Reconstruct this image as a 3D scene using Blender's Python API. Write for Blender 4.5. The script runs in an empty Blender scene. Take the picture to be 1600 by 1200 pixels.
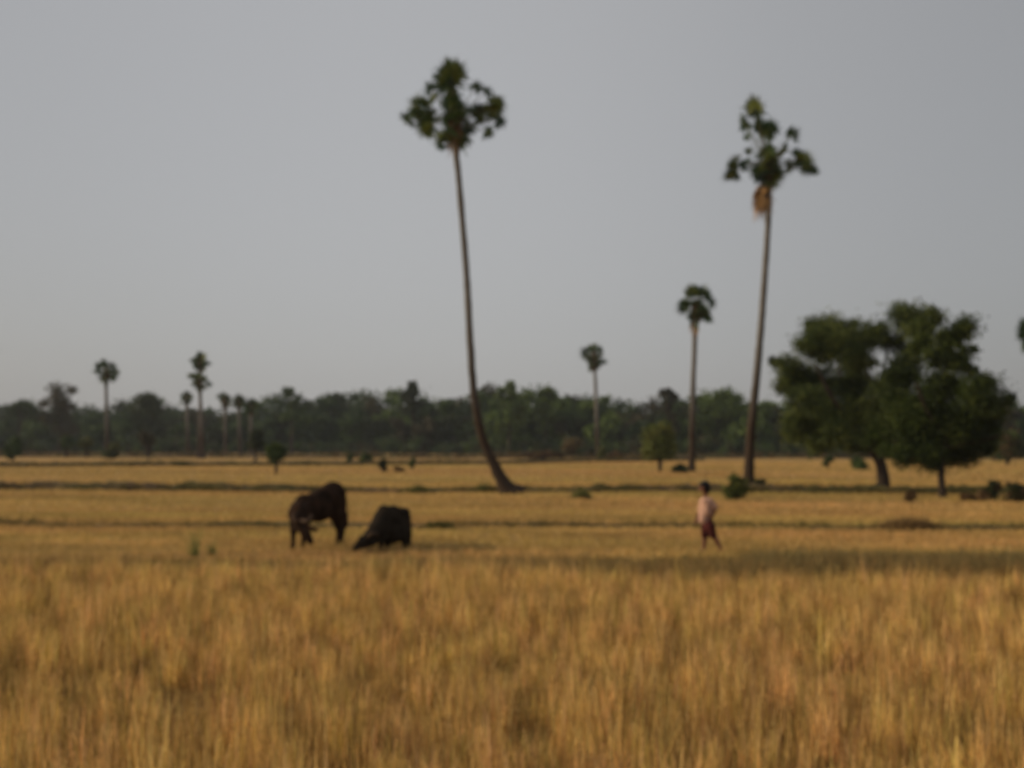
import bpy, math, random
import numpy as np
from mathutils import Vector, Matrix

rng = np.random.default_rng(7)
random.seed(7)
scene = bpy.context.scene
COL = scene.collection

# ------------------------------------------------------------------ camera
F = 1700.0           # focal length in pixels of the 1600 px wide photograph
HOR = 695.0          # horizon row
H = 2.1              # eye height
PITCH = math.atan((HOR - 600.0) / F)
cam_d = bpy.data.cameras.new('camera')
cam = bpy.data.objects.new('camera', cam_d); COL.objects.link(cam)
cam.location = (0, 0, H)
cam.rotation_euler = (math.pi / 2 + PITCH, 0, 0)
cam_d.sensor_width = 36.0
cam_d.lens = F / 1600.0 * 36.0
cam_d.clip_start = 0.05
cam_d.clip_end = 6000
cam_d.dof.use_dof = True            # the lens is focused far too close: all is soft
cam_d.dof.focus_distance = 0.8
cam_d.dof.aperture_fstop = 8.6
scene.camera = cam

# ------------------------------------------------------------------ light
SUN_EL = math.radians(21)
SUN_AZ = math.radians(-84)          # measured from +Y (view direction) towards +X
sdir = Vector((math.sin(SUN_AZ) * math.cos(SUN_EL), math.cos(SUN_AZ) * math.cos(SUN_EL), math.sin(SUN_EL)))
world = bpy.data.worlds.new("World"); scene.world = world
world.use_nodes = True
nt = world.node_tree; nt.nodes.clear()
wo = nt.nodes.new('ShaderNodeOutputWorld')
bg = nt.nodes.new('ShaderNodeBackground'); bg.inputs['Strength'].default_value = 0.10
sky = nt.nodes.new('ShaderNodeTexSky'); sky.sky_type = 'NISHITA'; sky.sun_disc = False
sky.sun_elevation = SUN_EL; sky.sun_rotation = SUN_AZ
sky.air_density = 1.0; sky.dust_density = 4.0; sky.ozone_density = 1.5
hs = nt.nodes.new('ShaderNodeHueSaturation'); hs.inputs['Saturation'].default_value = 0.48
nt.links.new(sky.outputs[0], hs.inputs['Color'])
mxs = nt.nodes.new('ShaderNodeMix'); mxs.data_type = 'RGBA'; mxs.inputs[0].default_value = 0.62
mxs.inputs[7].default_value = (5.5, 5.5, 5.6, 1)     # even high haze in front of the clear sky
nt.links.new(hs.outputs[0], mxs.inputs[6])
# veil colour painted darker sideways: lens vignetting at left, dustier sky at right
tcw = nt.nodes.new('ShaderNodeTexCoord'); sx = nt.nodes.new('ShaderNodeSeparateXYZ'); mr = nt.nodes.new('ShaderNodeMapRange')
nt.links.new(tcw.outputs['Generated'], sx.inputs[0]); nt.links.new(sx.outputs['X'], mr.inputs[0])
mr.inputs[1].default_value = -1; mr.inputs[2].default_value = 1; mr.inputs[3].default_value = 0; mr.inputs[4].default_value = 1
vr = nt.nodes.new('ShaderNodeValToRGB'); vr.color_ramp.interpolation = 'B_SPLINE'; ve = vr.color_ramp.elements
for p_, c_ in ((0.0, .55), (0.27, .68), (0.40, .96), (0.52, .95), (0.61, .83), (0.74, .62), (1.0, .6)):
    e_ = ve.new(p_) if p_ not in (0.0, 1.0) else ve[0 if p_ == 0.0 else -1]
    e_.color = (c_ * 1.004, c_ * .998, c_ * 1.004, 1)
nt.links.new(mr.outputs[0], vr.inputs[0])
vs = nt.nodes.new('ShaderNodeVectorMath'); vs.operation = 'SCALE'; vs.inputs['Scale'].default_value = 5.5
nt.links.new(vr.outputs[0], vs.inputs[0]); nt.links.new(vs.outputs[0], mxs.inputs[7])
nt.links.new(mxs.outputs[2], bg.inputs['Color'])
nt.links.new(bg.outputs[0], wo.inputs[0])
sun_d = bpy.data.lights.new('sun', 'SUN'); sun_d.energy = 3.0; sun_d.angle = math.radians(0.6)
sun_d.color = (1.0, 0.785, 0.49)
sun = bpy.data.objects.new('sun', sun_d); COL.objects.link(sun)
sun.rotation_euler = (-sdir).to_track_quat('-Z', 'Y').to_euler()
scene.view_settings.view_transform = 'Standard'
scene.view_settings.look = 'None'
scene.view_settings.exposure = 0.0
scene.view_settings.gamma = 1.0

# ------------------------------------------------------------------ helpers
def W(px, py, d):
    """point at depth d (metres along +Y) seen at pixel px,py of the photo"""
    a = (px - 800.0) / F; b = (600.0 - py) / F
    c, s = math.cos(PITCH), math.sin(PITCH)
    vy = c - b * s; vz = s + b * c
    t = d / vy
    return Vector((a * t, d, H + vz * t))
def depth_of(py):
    return H * F / (py - HOR)
def G(px, d, z=0.0):
    """point at image column px, depth d, height z"""
    p = W(px, HOR, d); return Vector((p.x, d, z))
def pxm(d): return d / F

def tag(o, label=None, cat=None, group=None, kind=None):
    if label: o['label'] = label
    if cat: o['category'] = cat
    if group: o['group'] = group
    if kind: o['kind'] = kind
    return o
def empty(name, loc, label, cat, group=None):
    o = bpy.data.objects.new(name, None); COL.objects.link(o); o.location = loc
    o.empty_display_size = 0.2
    return tag(o, label, cat, group)
def link(name, me, mats, parent=None):
    o = bpy.data.objects.new(name, me); COL.objects.link(o)
    for m in (mats if isinstance(mats, (list, tuple)) else [mats]): me.materials.append(m)
    if parent is not None:
        o.parent = parent; o.matrix_parent_inverse = Matrix.Translation(-Vector(parent.location))
    return o
def mesh_np(name, V, Fq, colr=None, smooth=False):
    """V (n,3), Fq (m,k) faces of one size, colr (n,3) point colours"""
    me = bpy.data.meshes.new(name)
    V = np.asarray(V, dtype=np.float32); Fq = np.asarray(Fq, dtype=np.int32)
    m, k = Fq.shape
    me.vertices.add(len(V)); me.vertices.foreach_set('co', V.ravel())
    me.loops.add(m * k); me.loops.foreach_set('vertex_index', Fq.ravel())
    me.polygons.add(m)
    me.polygons.foreach_set('loop_start', np.arange(0, m * k, k, dtype=np.int32))
    me.polygons.foreach_set('loop_total', np.full(m, k, dtype=np.int32))
    if smooth: me.polygons.foreach_set('use_smooth', np.ones(m, dtype=bool))
    if colr is not None:
        at = me.color_attributes.new('tint', 'FLOAT_COLOR', 'POINT')
        c = np.ones((len(V), 4), dtype=np.float32); c[:, :3] = colr
        at.data.foreach_set('color', c.ravel())
    me.update(calc_edges=True); me.validate()
    return me

# ------------------------------------------------------------------ materials
def mat(name, rough=0.9):
    m = bpy.data.materials.new(name); m.use_nodes = True
    n = m.node_tree; b = n.nodes['Principled BSDF']
    b.inputs['Roughness'].default_value = rough
    b.inputs['Specular IOR Level'].default_value = 0.2
    return m, n, b
def noise(n, scale, detail=6, rough=0.6, vec=None, dist=0.0):
    t = n.nodes.new('ShaderNodeTexNoise')
    t.inputs['Scale'].default_value = scale; t.inputs['Detail'].default_value = detail
    t.inputs['Roughness'].default_value = rough; t.inputs['Distortion'].default_value = dist
    if vec is not None: n.links.new(vec, t.inputs['Vector'])
    return t
def ramp(n, fac, stops):
    r = n.nodes.new('ShaderNodeValToRGB'); e = r.color_ramp.elements
    while len(e) < len(stops): e.new(0.5)
    for i, (p, c) in enumerate(stops):
        e[i].position = p; e[i].color = (*c, 1)
    n.links.new(fac, r.inputs[0]); return r
def mix(n, a, b, fac, mode='MIX'):
    x = n.nodes.new('ShaderNodeMix'); x.data_type = 'RGBA'; x.blend_type = mode
    for s, v in ((6, a), (7, b), (0, fac)):
        if hasattr(v, 'is_linked') or hasattr(v, 'links'): n.links.new(v, x.inputs[s])
        else: x.inputs[s].default_value = v if s == 0 else (*v, 1)
    return x.outputs[2]
def objvec(n, scale=(1, 1, 1)):
    tc = n.nodes.new('ShaderNodeTexCoord'); mp = n.nodes.new('ShaderNodeMapping')
    mp.inputs['Scale'].default_value = scale
    n.links.new(tc.outputs['Object'], mp.inputs[0]); return mp.outputs[0]

def tint_mat(name, rough=0.85, trans=0.0):
    """colour of every leaf or blade comes from its own tint"""
    m, n, b = mat(name, rough)
    a = n.nodes.new('ShaderNodeAttribute'); a.attribute_name = 'tint'
    n.links.new(a.outputs['Color'], b.inputs['Base Color'])
    b.inputs['Specular IOR Level'].default_value = 0.12
    if trans > 0:
        tr = n.nodes.new('ShaderNodeBsdfTranslucent'); mx = n.nodes.new('ShaderNodeMixShader')
        mx.inputs[0].default_value = trans
        n.links.new(a.outputs['Color'], tr.inputs['Color'])
        n.links.new(b.outputs[0], mx.inputs[1]); n.links.new(tr.outputs[0], mx.inputs[2])
        n.links.new(mx.outputs[0], n.nodes['Material Output'].inputs['Surface'])
    return m
M_LEAF = tint_mat('leaf_foliage', 0.7, 0.15)
M_STRAW = tint_mat('dry_straw', 0.8, 0.30)
M_FAN = tint_mat('fan_leaf', 0.5, 0.1)

def bark(name, c1, c2, c3, ring=0.0):
    m, n, b = mat(name, 0.95)
    v = objvec(n, (6, 6, 1.6)); t = noise(n, 1.5, 8, 0.7, v)
    r = ramp(n, t.outputs['Fac'], [(0.3, c1), (0.5, c2), (0.72, c3)])
    out = r.outputs[0]
    hgt = t.outputs['Fac']
    if ring:
        w = n.nodes.new('ShaderNodeTexWave'); w.bands_direction = 'Z'
        w.inputs['Scale'].default_value = ring; w.inputs['Distortion'].default_value = 1.5
        w.inputs['Detail'].default_value = 3
        n.links.new(objvec(n), w.inputs['Vector'])
        out = mix(n, out, tuple(x * 0.6 for x in c2), w.outputs['Fac'])
    if ring:     # old dark rough bark near the foot, smooth grey bark above
        sz = n.nodes.new('ShaderNodeSeparateXYZ'); n.links.new(objvec(n), sz.inputs[0])
        mz = n.nodes.new('ShaderNodeMapRange'); n.links.new(sz.outputs['Z'], mz.inputs[0])
        mz.inputs[1].default_value = 3.0; mz.inputs[2].default_value = 8.0; mz.inputs[3].default_value = 1; mz.inputs[4].default_value = 0
        out = mix(n, out, (.045, .030, .020), mz.outputs[0])
    n.links.new(out, b.inputs['Base Color'])
    bp = n.nodes.new('ShaderNodeBump'); bp.inputs['Strength'].default_value = 0.6; bp.inputs['Distance'].default_value = 0.03
    n.links.new(hgt, bp.inputs['Height']); n.links.new(bp.outputs[0], b.inputs['Normal'])
    return m
M_PALMBARK = bark('palm_bark', (.10, .093, .086), (.19, .178, .166), (.28, .265, .25), 3.0)
M_TREEBARK = bark('tree_bark', (.018, .014, .011), (.040, .029, .022), (.08, .06, .045))

def hide(name, c1, c2, rough=0.75):
    m, n, b = mat(name, rough)
    t = noise(n, 5, 6, 0.65, objvec(n))
    t2 = noise(n, 60, 3, 0.6, objvec(n))
    r = ramp(n, t.outputs['Fac'], [(0.35, c1), (0.7, c2)])
    n.links.new(r.outputs[0], b.inputs['Base Color'])
    if rough >= .9: b.inputs['Specular IOR Level'].default_value = 0.05
    bp = n.nodes.new('ShaderNodeBump'); bp.inputs['Strength'].default_value = 0.3; bp.inputs['Distance'].default_value = 0.01
    n.links.new(t2.outputs['Fac'], bp.inputs['Height']); n.links.new(bp.outputs[0], b.inputs['Normal'])
    return m
M_HIDE1 = hide('brown_hide', (.013, .008, .005), (.042, .021, .012), .9)
M_HIDE2 = hide('grey_hide', (.013, .010, .007), (.030, .022, .015), .9)
M_HORN = hide('horn', (.045, .028, .018), (.085, .05, .03), 0.8)
M_EYE = hide('eye', (.004, .004, .004), (.01, .008, .006), 0.2)
M_SKIN = hide('skin', (.15, .060, .038), (.20, .085, .052), 0.6)
M_HAIR = hide('black_hair', (.006, .005, .005), (.014, .011, .010), 0.5)
M_SHIRT = hide('pale_cotton', (.40, .245, .185), (.49, .30, .23), 0.95)
M_SHORTS = hide('maroon_cloth', (.045, .014, .014), (.085, .024, .022), 0.95)

# ground
m, n, b = mat('stubble_ground', 1.0); M_GROUND = m
v = objvec(n)
big = noise(n, 0.06, 5, 0.65, objvec(n, (0.4, 2.2, 1)))
mid = noise(n, 1.3, 8, 0.7, objvec(n, (0.45, 1.5, 1)))
fine = noise(n, 22, 6, 0.75, v)
c1 = ramp(n, fine.outputs['Fac'], [(0.30, (.17, .10, .035)), (0.5, (.40, .245, .078)), (0.75, (.56, .36, .125))]).outputs[0]
c2 = ramp(n, mid.outputs['Fac'], [(0.30, (.62, .56, .46)), (0.52, (1, 1, 1)), (0.8, (1.12, 1.08, 1.0))]).outputs[0]
c3 = ramp(n, big.outputs['Fac'], [(0.36, (.74, .80, .66)), (0.5, (1, 1, 1)), (0.64, (1.10, 1.0, .98))]).outputs[0]
x = mix(n, c1, c2, 1.0, 'MULTIPLY'); x = mix(n, x, c3, 1.0, 'MULTIPLY')
n.links.new(x, b.inputs['Base Color'])
bp = n.nodes.new('ShaderNodeBump'); bp.inputs['Strength'].default_value = 0.9; bp.inputs['Distance'].default_value = 0.06
n.links.new(fine.outputs['Fac'], bp.inputs['Height']); n.links.new(bp.outputs[0], b.inputs['Normal'])
m, n, b = mat('bund_soil', 1.0); M_BUND = m
t = noise(n, 3.5, 8, 0.7, objvec(n, (0.5, 1, 1)))
t2 = noise(n, 0.25, 4, 0.6, objvec(n))
r = ramp(n, t.outputs['Fac'], [(0.3, (.045, .032, .020)), (0.55, (.12, .08, .042)), (0.8, (.24, .16, .075))]).outputs[0]
r2 = ramp(n, t2.outputs['Fac'], [(0.4, (.75, .95, .6)), (0.6, (1, 1, 1))]).outputs[0]
n.links.new(mix(n, r, r2, 1.0, 'MULTIPLY'), b.inputs['Base Color'])

# ------------------------------------------------------------------ ground and bunds
def sheet(name, x0, x1, y0, y1, nx, ny, z):
    # grid that is finer near the camera
    xs = np.linspace(-1, 1, nx); xs = np.sign(xs) * np.abs(xs) ** 2.2 * (x1 - x0) / 2
    ys = np.linspace(0, 1, ny) ** 2.6 * (y1 - y0) + y0
    X, Y = np.meshgrid(xs, ys)
    Z = z + 0.03 * np.sin(X * 0.31 + 1) * np.sin(Y * 0.27) * np.clip((Y - 4) / 10, 0, 1)
    V = np.stack([X, Y, Z], -1).reshape(-1, 3)
    i = np.arange(ny - 1)[:, None] * nx + np.arange(nx - 1)[None]
    Fq = np.stack([i, i + 1, i + nx + 1, i + nx], -1).reshape(-1, 4)
    return mesh_np(name, V, Fq, smooth=True)
ground = link('ground', sheet('ground', -1500, 1500, -120, 1500, 260, 260, 0.0), M_GROUND)
tag(ground, kind='structure')

def along(key, x):
    """how high and weedy a bund is at x"""
    if key == 'c': return np.interp(x, [-16, -10, -7, 2, 4, 8, 24], [1.25, 1.2, .65, .55, .95, 1.1, 1.1])
    if key == 'b': return np.clip(.85 + .35 * np.sin(x * .55 + 1) * np.sin(x * .21), .45, 1.15)
    return np.ones_like(x)
def bund(name, pts, hgt, wid, key=''):
    """a low earth bank along pts [(px, depth)]"""
    P = [G(px, d) for px, d in pts]
    xs = np.arange(P[0].x, P[-1].x, 0.25)
    yy = np.interp(xs, [p.x for p in P], [p.y for p in P])
    yy = yy + 0.35 * np.sin(xs * 0.22) + 0.14 * np.sin(xs * 0.9 + 2)
    n_ = len(xs); prof = [(-0.5, -0.3), (-0.42, 0.1), (-0.28, .72), (-0.1, .97), (.1, 1.0), (.28, .75), (.42, .15), (.5, -0.3)]
    V = []
    for u, w in prof:
        z = hgt * w * (along(key, xs) if w > 0 else 1) * (1 + 0.22 * np.sin(xs * 1.7 + u * 9) * (w > 0) + 0.18 * rng.standard_normal(n_) * (w > .5))
        V.append(np.stack([xs, yy + u * wid * (1 + .12 * np.sin(xs * 1.1 + u)), z], -1))
    V = np.concatenate(V); k = len(prof)
    i = np.arange(k - 1)[:, None] * n_ + np.arange(n_ - 1)[None]
    Fq = np.stack([i, i + 1, i + n_ + 1, i + n_], -1).reshape(-1, 4)
    o = link(name, mesh_np(name, V, Fq, smooth=True), M_BUND)
    tag(o, kind='structure')
    return xs, yy
bx = {}
bx['a'] = bund('field_bund', [(-900, 19.6), (0, 19.4), (500, 19.2), (900, 19.0), (1600, 19.2), (2500, 19.4)], 0.05, 0.8)
bx['b'] = bund('field_bund', [(-500, 28.6), (0, 28.6), (700, 28.0), (1600, 26.6), (2400, 26)], 0.10, 0.6, 'b')
bx['c'] = bund('field_bund', [(-400, 52), (0, 50.5), (450, 48.5), (1000, 48.5), (1600, 46), (2200, 44)], 0.27, 0.9, 'c')
bx['d'] = bund('field_bund', [(-300, 100), (0, 104), (450, 110), (800, 120), (1000, 140), (1100, 150)], 0.35, 1.4)
bx['e'] = bund('field_bund', [(-300, 178), (0, 190), (800, 170), (1600, 170), (2000, 160)], 0.45, 2.5)

# ------------------------------------------------------------------ grass (stuff)
STRAW = np.array([[.61, .405, .145], [.51, .325, .110], [.40, .245, .080], [.25, .145, .052], [.66, .46, .20], [.38, .29, .09]])
WEED = np.array([[.07, .085, .025], [.10, .10, .035], [.17, .12, .045], [.055, .05, .024], [.22, .16, .06]])
def blades(cx, cy, cz, n_each, hgt, spread, lean, width, pal, seg=2, hs=0.25, shade=None):
    """clumps at cx,cy: each n_each bent blades; returns one mesh's arrays"""
    N = len(cx) * n_each
    k = np.repeat(np.arange(len(cx)), n_each)
    bx_ = cx[k] + rng.normal(0, spread, N); by_ = cy[k] + rng.normal(0, spread, N); bz_ = cz[k]
    h = hgt[k] * (1 + hs * rng.standard_normal(N)).clip(.25, 1.8)
    a = rng.uniform(0, 2 * math.pi, N); L = np.abs(rng.normal(0, lean, N))
    dx, dy = np.cos(a) * L, np.sin(a) * L
    f = rng.uniform(0, math.pi, N); wx, wy = np.cos(f) * width / 2, np.sin(f) * width / 2
    V = []
    ts = np.linspace(0, 1, seg + 1)
    for t in ts:
        w = (1 - t * 0.75)
        px_ = bx_ + dx * h * (t + t * t) * .5; py_ = by_ + dy * h * (t + t * t) * .5
        pz_ = bz_ + h * t * (1 - 0.25 * L * t)
        V.append(np.stack([px_ - wx * w, py_ - wy * w, pz_], -1)); V.append(np.stack([px_ + wx * w, py_ + wy * w, pz_], -1))
    V = np.stack(V, 1)                                   # N, 2(seg+1), 3
    nv = 2 * (seg + 1); base = np.arange(N)[:, None] * nv
    Fq = np.concatenate([base + np.array([[2 * s, 2 * s + 1, 2 * s + 3, 2 * s + 2]]) for s in range(seg)], 0)
    ci = rng.integers(0, len(pal), N); c = pal[ci]
    if shade is not None: c = c * (shade[k][:, None] if shade.ndim == 1 else shade[k])
    c = c * rng.uniform(.8, 1.15, (N, 1))
    C = np.repeat(c, nv, 0)
    return V.reshape(-1, 3), Fq, C
def join(parts):
    V, Fq, C, o = [], [], [], 0
    for v, f, c in parts:
        V.append(v); Fq.append(f + o); C.append(c); o += len(v)
    return np.concatenate(V), np.concatenate(Fq), np.concatenate(C)
def scatter(n_, y0, y1, pad=2.5, k=0.50):
    # uniform over the visible wedge
    ys = rng.uniform(y0, y1, n_ * 3); xs = rng.uniform(-1, 1, n_ * 3) * (k * y1 + pad)
    ok = np.abs(xs) < k * ys + pad
    return xs[ok][:n_], ys[ok][:n_]
def patch(x, y, s, ph):
    return (np.sin(x * s + ph) * np.sin(y * s * 1.3 + ph * 2) + .6 * np.sin(x * s * 2.3 + y * s * 1.1 + ph * 3) + .5 * np.sin(y * s * 3.1 - x * s * 1.7 + ph)) / 1.6
# near stand of tall stubble
x, y = scatter(15000, 4.2, 17.4)
ok = y < 17.2 - 1.3 * np.clip(x * .5, 0, 1) - .35 * np.clip(x * .12, 0, 1) + .25 * rng.standard_normal(len(x)); x, y = x[ok], y[ok]
pt = patch(x, y, 1.3, .7); pt2 = patch(x, y, .5, 2.2); pt3 = patch(x, y, 4.1, 1.2)
bare = np.zeros(len(x))
for px, d_, rx, ry in ((330, 8.9, .9, .8), (455, 8.4, .5, .5), (815, 8.6, .35, .5), (1290, 9.6, .8, .6), (865, 11.5, .8, .5), (640, 9.3, .3, .4), (1540, 8.0, .4, .6), (60, 9.5, .5, .6)):
    c = G(px, d_); bare = np.maximum(bare, np.exp(-((x - c.x) / rx) ** 2 - ((y - d_) / ry) ** 2))
keep = rng.uniform(0, 1, len(x)) < (0.70 + .45 * pt3) * (1 - .85 * bare)
x, y, pt, pt2, pt3 = x[keep], y[keep], pt[keep], pt2[keep], pt3[keep]
hh = (.215 + .035 * pt + .02 * pt2 + .075 * rng.standard_normal(len(x))).clip(.09, .46)
sh = (1.30 + .03 * pt2 + .06 * pt + .10 * pt3 + .34 * rng.standard_normal(len(x))).clip(.35, 1.8)
gr = rng.normal(0, 1, len(x)).clip(-1.5, 1.5)
sh = sh[:, None] * np.stack([1 - .02 * gr, 1 + .05 * gr, 1 - .06 * gr], -1)
A = blades(x, y, np.zeros(len(x)), 25, hh, .050, .17, .0085, STRAW, 3, .28, sh)
x, y = scatter(16000, 4.2, 18.2)
B = blades(x, y, np.zeros(len(x)), 7, np.full(len(x), .13), .09, .9, .010, STRAW[[2, 3, 1]], 2, .4)
g = link('dry_grass', mesh_np('dry_grass', *join([A, B])), M_STRAW)
tag(g, 'tall dry golden rice stubble covering the near field', 'grass', kind='stuff')
def mott(x, y, s, ph):
    a = patch(x * .5, y, s, ph); b_ = patch(x * .35, y, s * 2.3, ph + 2); g_ = patch(x * .3, y, s * .8, ph + 5)
    v = (1 + .16 * a + .12 * b_ + .16 * rng.standard_normal(len(x))).clip(.5, 1.45)
    return v[:, None] * np.stack([1 - .07 * g_, 1 + .03 * g_, 1 - .06 * g_], -1)
# mown stubble of the fields behind
parts = []
x, y = scatter(30000, 17.6, 34, 3); s_ = mott(x, y, .7, 1)
parts.append(blades(x, y, np.zeros(len(x)), 8, np.full(len(x), .085), .06, .6, .012, STRAW[[0, 1, 4, 5, 1]], 2, .35, s_))
x, y = scatter(34000, 34, 62, 4); s_ = mott(x, y, .4, 2)
parts.append(blades(x, y, np.zeros(len(x)), 6, np.full(len(x), .09), .09, .6, .020, STRAW[[0, 1, 4, 5, 1]], 2, .35, s_))
x, y = scatter(34000, 62, 135, 6); s_ = mott(x, y, .16, 3)
parts.append(blades(x, y, np.zeros(len(x)), 5, np.full(len(x), .11), .15, .6, .04, STRAW[[0, 1, 4, 5, 2]], 2, .35, s_))
g = link('stubble', mesh_np('stubble', *join(parts)), M_STRAW)
tag(g, 'short pale straw stubble of the mown fields beyond the tall dry grass', 'grass', kind='stuff')
# weeds along the bunds
parts = []
def bundweeds(key, per_m, hgt, wid, width, x0=None, x1=None, pal=WEED, nb=9, lift=0.0, off=0.0):
    xs, yy = bx[key]
    a, b_ = (xs[0] if x0 is None else x0), (xs[-1] if x1 is None else x1)
    n_ = int((b_ - a) * per_m); x = rng.uniform(a, b_, n_)
    dens = .5 + .5 * patch(x, x * .3, .35, len(key) + hgt * 9) + .3 * rng.standard_normal(n_)
    dens = dens * along(key, x); ok = dens > .18; x = x[ok]; dens = dens[ok]
    y = np.interp(x, xs, yy) + off + rng.normal(0, wid, len(x))
    parts.append(blades(x, y, np.full(len(x), lift), nb, hgt * (.5 + .6 * dens.clip(0, 1.2)), .07, .55, width, pal, 2, .35))
bundweeds('a', 55, .12, .35, .012)
WA = np.array([[.24, .185, .080], [.30, .22, .09], [.17, .14, .062], [.35, .24, .095]])
bundweeds('a', 120, .24, .55, .011, x0=-2.5, off=-1.6, pal=WA, nb=12)
bundweeds('a', 130, .26, .5, .011, x0=4.0, off=-.9, pal=WA[[0, 2, 0]], nb=12)
bundweeds('a', 90, .20, .5, .011, x0=-12, off=-1.2, pal=np.array([[.26, .16, .06], [.18, .12, .05], [.34, .21, .075]]), nb=12)
bundweeds('a', 25, .15, .4, .012, pal=STRAW[[2, 3]])
bundweeds('b', 34, .19, .22, .018)
bundweeds('c', 30, .22, .30, .030, lift=.1)
bundweeds('d', 14, .40, .5, .06, lift=.1, pal=WEED[[2, 3, 4, 1]])
bundweeds('e', 10, .7, 1.4, .12, lift=.1, pal=np.array([[.10, .07, .035], [.16, .10, .05], [.08, .08, .03]]))
g = link('bund_weeds', mesh_np('bund_weeds', *join(parts)), M_STRAW)
tag(g, 'dark green and brown weeds growing in long strips along the field bunds', 'weeds', kind='stuff')

# ------------------------------------------------------------------ foliage
def leaves(P, size, col, jit=.22, up=0.0):
    """leaf shaped quads at P (n,3), size (n,), col (n,3)"""
    N = len(P)
    a = rng.standard_normal((N, 3)); a /= np.linalg.norm(a, axis=1, keepdims=True)
    b_ = rng.standard_normal((N, 3)); b_ -= a * (a * b_).sum(1, keepdims=True); b_ /= np.linalg.norm(b_, axis=1, keepdims=True)
    s = size[:, None]
    V = np.stack([P - a * s * .5, P + b_ * s * .27 - a * s * .05, P + a * s * .5, P - b_ * s * .27 - a * s * .05], 1)
    Fq = np.arange(N * 4).reshape(N, 4)
    c = col * rng.uniform(1 - jit, 1 + jit, (N, 1))
    return V.reshape(-1, 3), Fq, np.repeat(c, 4, 0)
GREENS = np.array([[.056, .088, .022], [.042, .068, .018], [.080, .110, .028], [.032, .052, .016]])
def crown_arrays(clumps, n_leaves, size, pal=GREENS, sub=14, tight=.30, flat=1.0):
    """clumps: [(center, radius)]; leaves gather in tufts through each clump"""
    clumps = [(Vector(c), r) for c, r in clumps]
    # every clump is broken up into a few uneven lobes
    w = np.array([r ** 2 for _, r in clumps]); w /= w.sum()
    out = []
    for (c, r), ww in zip(clumps, w):
        n_ = max(30, int(n_leaves * ww)); ns = max(5, int(sub * (1 + ww)))
        d = rng.standard_normal((ns, 3)); d /= np.linalg.norm(d, axis=1, keepdims=True)
        rr = rng.uniform(.35, 1.0, (ns, 1)) * r
        S = np.array(c)[None] + d * rr * np.array([1, 1, .85 * flat])
        k = rng.integers(0, ns, n_)
        sc = rng.uniform(.6, 1.35, ns)[k][:, None]
        sc = np.where(rng.uniform(0, 1, (n_, 1)) < .12, sc * 1.4, sc)      # loose outer twigs
        P = S[k] + rng.standard_normal((n_, 3)).clip(-1.9, 1.9) * r * tight * sc * np.array([1, 1, .8])
        P[:, 2] = np.maximum(P[:, 2], .04)
        tone = pal[rng.integers(0, len(pal), ns)][k]
        out.append(leaves(P, size * rng.uniform(.6, 1.4, n_), tone))
    return join(out)
def crown(name, clumps, n_leaves, size, parent=None, **kw):
    return link(name, mesh_np(name, *crown_arrays(clumps, n_leaves, size, **kw)), M_LEAF, parent)
def tube_arrays(path, rad, sides=10, wob=0.0):
    path = [Vector(p) for p in path]; V = []; n_ = len(path)
    for i, p in enumerate(path):
        d = (path[min(i + 1, n_ - 1)] - path[max(i - 1, 0)]).normalized()
        ref = Vector((0, 1, 0)) if abs(d.y) < .9 else Vector((1, 0, 0))
        u = d.cross(ref).normalized(); v_ = d.cross(u)
        for k in range(sides):
            a = 2 * math.pi * k / sides
            r = rad[i] * (1 + wob * random.uniform(-1, 1))
            V.append(p + (u * math.cos(a) + v_ * math.sin(a)) * r)
    Fq = []
    for i in range(n_ - 1):
        for k in range(sides):
            Fq.append((i * sides + k, i * sides + (k + 1) % sides, (i + 1) * sides + (k + 1) % sides, (i + 1) * sides + k))
    top = len(V); V.append(path[-1]); bot = len(V); V.append(path[0])
    for k in range(0, sides):
        Fq.append(((n_ - 1) * sides + k, (n_ - 1) * sides + (k + 1) % sides, top, top)) if False else None
    return np.array(V), np.array(Fq)
def smooth_path(pts, sub=6):
    """Catmull-Rom through [(Vector, radius)]"""
    P = [Vector(p) for p, _ in pts]; R = [r for _, r in pts]; out = []; rr = []
    for i in range(len(P) - 1):
        p0, p1, p2, p3 = P[max(i - 1, 0)], P[i], P[i + 1], P[min(i + 2, len(P) - 1)]
        for s in range(sub):
            t = s / sub
            out.append(.5 * ((2 * p1) + (p2 - p0) * t + (2 * p0 - 5 * p1 + 4 * p2 - p3) * t * t + (3 * p1 - p0 - 3 * p2 + p3) * t ** 3))
            rr.append(R[i] + (R[i + 1] - R[i]) * t)
    out.append(P[-1]); rr.append(R[-1])
    return out, rr
def tubes(name, specs, material, parent=None, sides=10, wob=.05):
    V, Fq, o = [], [], 0
    for pts in specs:
        p, r = smooth_path(pts)
        v, f = tube_arrays(p, r, sides, wob)
        V.append(v); Fq.append(f + o); o += len(v)
    return link(name, mesh_np(name, np.concatenate(V), np.concatenate(Fq), smooth=True), material, parent)

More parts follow.
